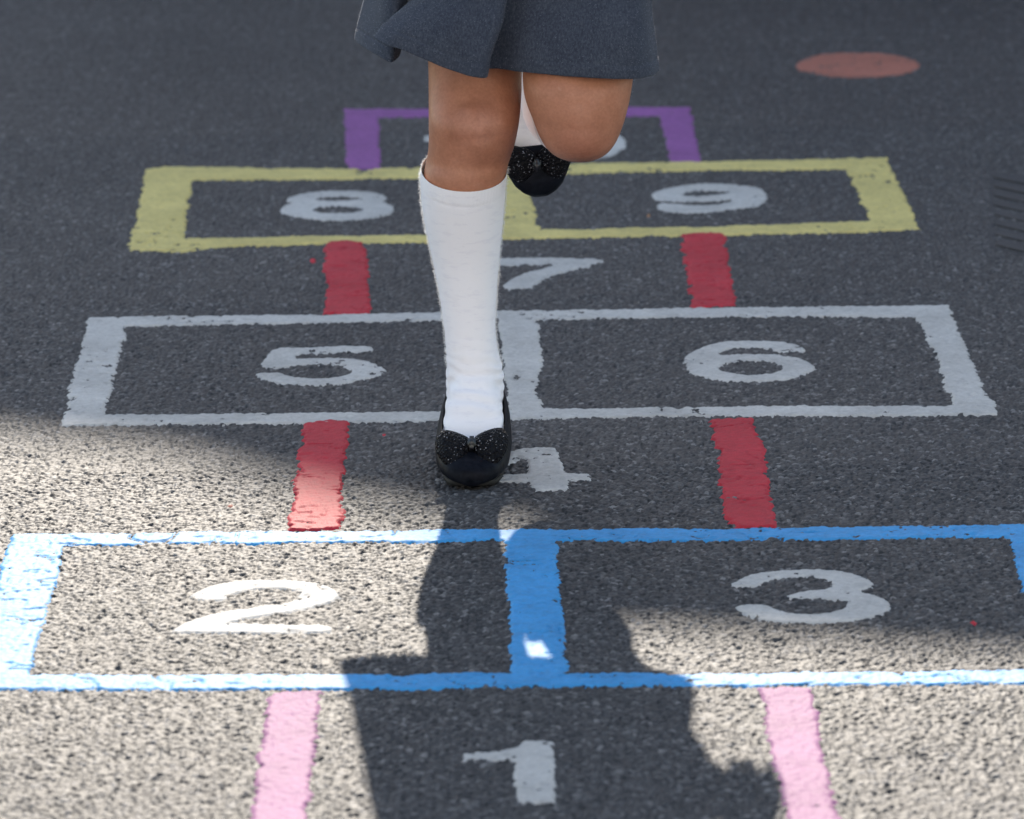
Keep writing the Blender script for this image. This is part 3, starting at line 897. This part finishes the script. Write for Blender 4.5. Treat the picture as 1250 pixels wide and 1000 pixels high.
for M, lab in ((M_STAND, 'black bow shoe planted on the ground'), (M_LIFT, 'black bow shoe hanging behind the lifted knee')):
    sh = part('shoe', shoe_me, M_SHOE); tag(sh, lab)
    sh.matrix_parent_inverse = INV
    sh.matrix_basis = M
    for nm, me_, m_ in (('sole', sole_me, M_SOLE), ('bow', bow_me, M_BOW), ('knot', knot_me, M_SATIN), ('beads', bead_me, M_BEAD)):
        q = link(nm, me_, None, sh)
        if not me_.materials: me_.materials.append(m_)
for m_, me_ in ((M_SHOE, shoe_me),):
    while len(me_.materials) > 1: me_.materials.pop()

# ---- skirt: wrapped wool cloth with a box pleat at the front
def H(px_, py_, d): return at(px_, py_, TY + d)
def B_(px_, d, z_=0.432):
    q_ = at(px_, 60, TY + d)
    return np.array([q_[0], TY + d, z_])


HEM = [H(434, 49, 0.235), H(447, 57, 0.170), H(463, 68, 0.118), H(478, 76, 0.098), H(488, 64, 0.120), H(474, 52, 0.100), H(457, 46, 0.072), H(470, 54, 0.050), H(492, 61, 0.040), H(515, 71, 0.032), H(540, 82, 0.026), H(568, 91, 0.020), H(587, 94, 0.018),
       H(592, 92, 0.034), H(580, 90, 0.052), H(577, 85, 0.066), H(600, 83.5, 0.064), H(640, 87, 0.045), H(680, 91, 0.030), H(715, 94, 0.018), H(750, 96, 0.012), H(774, 96, 0.018), H(790, 93, 0.040), H(798, 89.5, 0.075),
       B_(800, 0.118, 0.424), B_(776, 0.165, 0.428), B_(745, 0.192), B_(714, 0.206), B_(640, 0.213), B_(560, 0.230), B_(490, 0.238)]
TOPX = [(443, .228), (455, .168), (470, .118), (484, .100), (497, .116), (503, .102), (504, .088), (515, .064), (530, .052), (548, .044), (570, .036), (596, .030), (613, .028),
        (617, .040), (606, .056), (604, .068), (625, .066), (652, .052), (686, .042), (718, .034), (750, .030), (774, .034), (787, .050), (793, .080),
        (795, .118), (776, .166), (742, .192), (712, .208), (640, .217), (562, .238), (495, .236)]
bm = bmesh.new()
NC = 9
cols = []
n = len(HEM)
Hc = catmull(HEM + [HEM[0]], NC)[:-1]
Tc = catmull([at(x_, 0, TY + d_) for x_, d_ in TOPX] + [at(TOPX[0][0], 0, TY + TOPX[0][1])], NC)[:-1]
cz = TY + 0.155
NR = 96
grid = []
for i in range(len(Hc)):
    h, t = Hc[i], Tc[i]
    a = math.atan2(t[1] - cz, t[0] - XC)
    wst = np.array([XC + 0.104 * math.cos(a), cz + 0.083 * math.sin(a), 0.775])
    d_up = t - h
    colv = []
    for r_ in np.linspace(0, 1, NR):
        if r_ < 0.4:
            q = r_ / 0.4
            p = h + d_up * q
            p = p - np.array([0, 1, 0]) * (0.006 * math.sin(q * math.pi) if h[1] < cz - 0.08 else 0)
        else:
            q = (r_ - 0.4) / 0.6
            c1 = t + d_up * 1.0 + np.array([0.05 * max(0.0, min(1.0, (t[0] - XC - 0.10) / 0.04)), 0, 0])
            p = t * (1 - q) ** 2 + 2 * c1 * q * (1 - q) + wst * q * q
        colv.append(p)
    grid.append(colv)
nC = len(grid)
V = [[bm.verts.new(p) for p in colv] for colv in grid]
for i in range(nC):
    j = (i + 1) % nC
    for r_ in range(NR - 1):
        bm.faces.new((V[i][r_], V[j][r_], V[j][r_ + 1], V[i][r_ + 1]))
skirt_me = bm_mesh(bm, 'skirt')
cs, ns = get_co(skirt_me)
# hem: turned-up double cloth ends in a shallow stitched groove
hz = np.repeat(np.array([h[2] for h in Hc]), NR)
dz = cs[:, 2] - hz
g = np.where(dz < 0.0125, 0.0008, 0) - 0.0007 * np.exp(-((dz - 0.0135) / 0.0012) ** 2) + (vnoise(cs[:, 0] * 1.3, cs[:, 2] * 0.55, 0.03, 97) - 0.5) * 0.0055 + (vnoise(cs[:, 0], cs[:, 2], 0.012, 98) - 0.5) * 0.0009
set_co(skirt_me, cs + ns * g[:, None])
sk = part('skirt', skirt_me, M_SKIRT)
so_ = sk.modifiers.new('thick', 'SOLIDIFY'); so_.thickness = 0.0024; so_.offset = 0
fuzz('fuzz', skirt_me, 20000, 0.0019, 0.00009, M_HAIRFIBRE, sk, lambda c_, n_: (c_[:, 2] < 0.54), 6)

# ---- upper clothing, hair, eyes (above the picture; they throw the shadow)
bm = bmesh.new()
loft(bm, [[XC, BY, 0.745, 0.112, 0.092], [XC, BY - 0.004, 0.80, 0.108, 0.086], [XC, BY - 0.010, 0.87, 0.115, 0.089], [XC, BY - 0.014, 0.95, 0.128, 0.092], [XC, BY - 0.014, 1.01, 0.131, 0.081], [XC, BY - 0.012, 1.045, 0.092, 0.064], [XC, BY - 0.012, 1.058, 0.06, 0.052]], 5, 32, 2.3, ((1, 0, 0), (0, 1, 0)))
for s, ex in ((1, (XC + 0.170, BY - 0.004, 0.885)), (-1, (XC - 0.127, BY + 0.028, 0.885))):
    loft(bm, [[XC + s * 0.105, BY - 0.012, 1.012, 0.044, 0.044], [XC + s * 0.135, BY - 0.010, 0.96, 0.042, 0.042], [*ex, 0.041, 0.041]], 5, 22)
part('polo_shirt', fuse(bm, 'polo_shirt', 0.005, 5), M_SHIRT)
bm = bmesh.new()
loft(bm, [[XC, HY + 0.030, HZ - 0.065, 0.060, 0.060], [XC, HY + 0.022, HZ - 0.01, 0.076, 0.078], [XC, HY + 0.020, HZ + 0.045, 0.077, 0.086], [XC, HY + 0.014, HZ + 0.085, 0.062, 0.076], [XC, HY + 0.012, HZ + 0.112, 0.022, 0.03]], 5, 28, 2.1, ((1, 0, 0), (0, 1, 0)))
loft(bm, [[XC, HY + 0.085, HZ + 0.05, 0.018, 0.018], [XC, HY + 0.125, HZ + 0.04, 0.026, 0.024], [XC, HY + 0.135, HZ - 0.03, 0.026, 0.022], [XC, HY + 0.125, HZ - 0.10, 0.012, 0.012]], 5, 18)
part('hair', fuse(bm, 'hair', 0.004, 4), M_HAIR)
for s in (-1, 1):
    bm = bmesh.new(); ball(bm, (XC + s * 0.028, HY - 0.066, HZ + 0.002), (0.011, 0.010, 0.009))
    e_ = part('eye', bm_mesh(bm, 'eye'), M_EYE)
    bm = bmesh.new(); ball(bm, (XC + s * 0.028, HY - 0.0735, HZ + 0.002), (0.0048, 0.003, 0.0048))
    link('iris', bm_mesh(bm, 'iris'), M_IRIS, e_)
bm = bmesh.new(); ball(bm, (XC, HY - 0.0665, HZ - 0.063), (0.019, 0.006, 0.006))
part('mouth', bm_mesh(bm, 'mouth'), M_LIP)


# ------------------------------------------------------------------ added unseen buildings, rooflines shaped to throw the big shade
SUN_EL, SUN_AZ = R(27.5), R(0.0)       # sun stands behind the child, straight ahead of the camera
TE = math.tan(SUN_EL)


def prism(name, outline, y0, y1, m_, parent=None):
    """outline in x,z extruded from y0 to y1"""
    n = len(outline)
    vs = [(x, y0, z) for x, z in outline] + [(x, y1, z) for x, z in outline]
    fs = [tuple(range(n)), tuple(range(2 * n - 1, n - 1, -1))]
    fs += [(i, i + n, (i + 1) % n + n, (i + 1) % n) for i in range(n)]
    me = bpy.data.meshes.new(name)
    me.from_pydata(vs, [], fs)
    bm = bmesh.new(); bm.from_mesh(me); bmesh.ops.recalc_face_normals(bm, faces=bm.faces); bm.to_mesh(me); bm.free()
    return link(name, me, m_, parent)


mb, nt, b = mat('brick', (0.3, 0.13, 0.09), 0.85, 0.3)
br = nt.nodes.new('ShaderNodeTexBrick')
br.inputs['Color1'].default_value = (0.30, 0.13, 0.09, 1); br.inputs['Color2'].default_value = (0.24, 0.10, 0.075, 1)
br.inputs['Mortar'].default_value = (0.35, 0.33, 0.3, 1); br.inputs['Scale'].default_value = 5
tc = nt.nodes.new('ShaderNodeTexCoord'); mp = nt.nodes.new('ShaderNodeMapping'); mp.inputs['Rotation'].default_value = (R(90), 0, 0)
nt.links.new(tc.outputs['Object'], mp.inputs[0]); nt.links.new(mp.outputs[0], br.inputs['Vector']); nt.links.new(br.outputs['Color'], b.inputs['Base Color'])
M_ROOF = mat('slate', (0.09, 0.09, 0.10), 0.7, 0.4)[0]
M_GLASSY = mat('window_glass', (0.03, 0.04, 0.05), 0.1, 0.5)[0]
M_FRAME = mat('white_frame', (0.7, 0.7, 0.68), 0.5, 0.5)[0]


def sky_z(px_, py_, Yb):               # height at distance Yb whose shadow falls on that ground point
    x, y = gp(px_, py_)
    return x, (Yb - y) * TE


YB = 17.0
edge = [sky_z(-260, 460, YB), sky_z(0, 538, YB), sky_z(180, 556, YB), sky_z(350, 604, YB), sky_z(540, 645, YB), sky_z(612, 655, YB)]
sl = (edge[4][1] - edge[1][1]) / (edge[4][0] - edge[1][0])
x_eave = -9.0
hall = empty('shade_caster_far', (0, YB, 0))  # invented out-of-view block; its roof edge follows the left shade boundary
tag(hall, 'added unseen brick block with a slate roof shaped to cast the left part of the shade', 'added shade caster', None, 'thing')
x0, z0 = edge[0]; x5, z5 = edge[-1]
z_e = z0 - 0.33 * (x0 - x_eave)
ridge = (4.0, z5 + 0.33 * (4.0 - x5) * 0)
roofline = [(x_eave, z_e)] + edge + [(4.0, z5 + 0.02), (12.0, z5 - 2.6)]
prism('wall', [(x_eave + 0.3, 0.0)] + [(x, z - 0.22) for x, z in [(x_eave + 0.3, z_e + 0.1)] + edge + [(4.0, z5 + 0.02), (11.7, z5 - 2.5)]] + [(11.7, 0.0)], YB + 0.4, YB + 9.6, mb).parent = hall
prism('roof', roofline + [(x, z - 0.2) for x, z in reversed(roofline)], YB, YB + 10, M_ROOF).parent = hall
for wx in (-6.5, -3.5, -0.5, 2.5, 5.5, 8.5):
    f = prism('window', [(wx - 0.8, 1.1), (wx + 0.8, 1.1), (wx + 0.8, 3.1), (wx - 0.8, 3.1)], YB + 0.34, YB + 0.41, M_FRAME); f.parent = hall
    p = prism('pane', [(wx - 0.7, 1.2), (wx + 0.7, 1.2), (wx + 0.7, 3.0), (wx - 0.7, 3.0)], YB + 0.325, YB + 0.35, M_GLASSY); p.parent = f
for c in hall.children_recursive:
    if c.parent is hall:
        c.matrix_parent_inverse = Matrix.Translation((0, -YB, 0))

YS = 11.0
se = [sky_z(655, 766, YS), sky_z(760, 770, YS), sky_z(900, 777, YS), sky_z(1100, 793, YS), sky_z(1280, 803, YS)]
xe, ze = se[-1]
shel = empty('shade_caster_near', (2.5, YS, 0))  # second invented block, out of view, placed for the sharper right shade edge
tag(shel, 'added unseen low brick block shaped to cast the right part of the shade', 'added shade caster', None, 'thing')
line = se + [(7.0, ze + 0.25)]
p = prism('roof', line + [(x, z - 0.16) for x, z in reversed(line)], YS, YS + 3.2, M_ROOF)
w = prism('wall', [(se[0][0] + 0.02, 0.0)] + [(x, z - 0.165) for x, z in [(se[0][0] + 0.02, se[0][1])] + se[1:] + [(6.9, ze + 0.24)]] + [(6.9, 0.0)], YS + 0.15, YS + 3.05, mb)
d = prism('door', [(3.0, 0.0), (4.0, 0.0), (4.0, 2.05), (3.0, 2.05)], YS + 0.10, YS + 0.16, M_FRAME)
for c in (p, w, d):
    c.parent = shel; c.matrix_parent_inverse = Matrix.Translation((-2.5, -YS, 0))

# pale house front added unseen behind the camera to bounce sunlight onto the child
M_RENDER = paint_material('pale_render', (0.80, 0.79, 0.78), 0.15, dirt=(0.5, 0.47, 0.42))
YF = -5.0
front = empty('light_bounce_front', (0, YF, 0))
tag(front, 'added unseen pale house front behind the camera that bounces sunlight onto the child', 'added shade caster', None, 'thing')
kids = [prism('wall', [(-11, 0), (11, 0), (11, 6.4), (-11, 6.4)], YF - 7, YF, M_RENDER), prism('roof', [(-11.4, 6.41), (11.4, 6.41), (8.0, 9.0), (-8.0, 9.0)], YF - 7.3, YF + 0.3, M_ROOF)]
for wz in (0.9, 3.9):
    for wx in (-9, -6, -3, 0, 3, 6, 9):
        f = prism('window', [(wx - 0.6, wz), (wx + 0.6, wz), (wx + 0.6, wz + 1.5), (wx - 0.6, wz + 1.5)], YF - 0.05, YF + 0.06, M_FRAME)
        g = prism('pane', [(wx - 0.52, wz + 0.08), (wx + 0.52, wz + 0.08), (wx + 0.52, wz + 1.42), (wx - 0.52, wz + 1.42)], YF + 0.04, YF + 0.075, M_GLASSY); g.parent = f
        kids.append(f)
for c in kids:
    c.parent = front; c.matrix_parent_inverse = Matrix.Translation((0, -YF, 0))

# ------------------------------------------------------------------ light
world = bpy.data.worlds.new('World'); scene.world = world; world.use_nodes = True
wn = world.node_tree
bg = wn.nodes['Background']
sky = wn.nodes.new('ShaderNodeTexSky'); sky.sky_type = 'NISHITA'; sky.sun_disc = False
sky.sun_elevation = SUN_EL; sky.sun_rotation = SUN_AZ
sky.air_density = 1.0; sky.dust_density = 0.4; sky.ozone_density = 1.0
wn.links.new(sky.outputs[0], bg.inputs[0]); bg.inputs[1].default_value = 0.15
sun = bpy.data.lights.new('sun', 'SUN'); sun.energy = 2.65; sun.angle = R(0.53); sun.color = (1.0, 0.985, 0.985)
so = bpy.data.objects.new('sun', sun); col.objects.link(so)
dirv = Vector((-math.sin(SUN_AZ) * math.cos(SUN_EL), -math.cos(SUN_AZ) * math.cos(SUN_EL), -math.sin(SUN_EL)))
so.rotation_euler = dirv.to_track_quat('-Z', 'Y').to_euler()
so.location = (0, 20, 15)

# ------------------------------------------------------------------ camera object
cd = bpy.data.cameras.new('camera')
cd.sensor_width = 36.0; cd.sensor_fit = 'HORIZONTAL'; cd.lens = F_PX / 1250 * 36
cd.clip_end = 2000
cd.dof.use_dof = True
cd.dof.focus_distance = float(np.linalg.norm(np.array([-0.06, 4.66, 0.05]) - CAM))
cd.dof.aperture_fstop = 9.0
co = bpy.data.objects.new('camera', cd); col.objects.link(co)
co.matrix_world = Matrix(((RT[0], UP[0], -FW[0], CAM[0]), (RT[1], UP[1], -FW[1], CAM[1]), (RT[2], UP[2], -FW[2], CAM[2]), (0, 0, 0, 1)))
scene.camera = co
scene.view_settings.view_transform = 'Standard'; scene.view_settings.look = 'None'
scene.view_settings.gamma = 1.0
scene.view_settings.exposure = 1.25
scene.view_settings.use_white_balance = True
scene.view_settings.white_balance_temperature = 7700
scene.cycles.use_denoising = True
scene.cycles.max_bounces = 6
scene.cycles.use_adaptive_sampling = False
scene.cycles.sample_clamp_indirect = 4.0
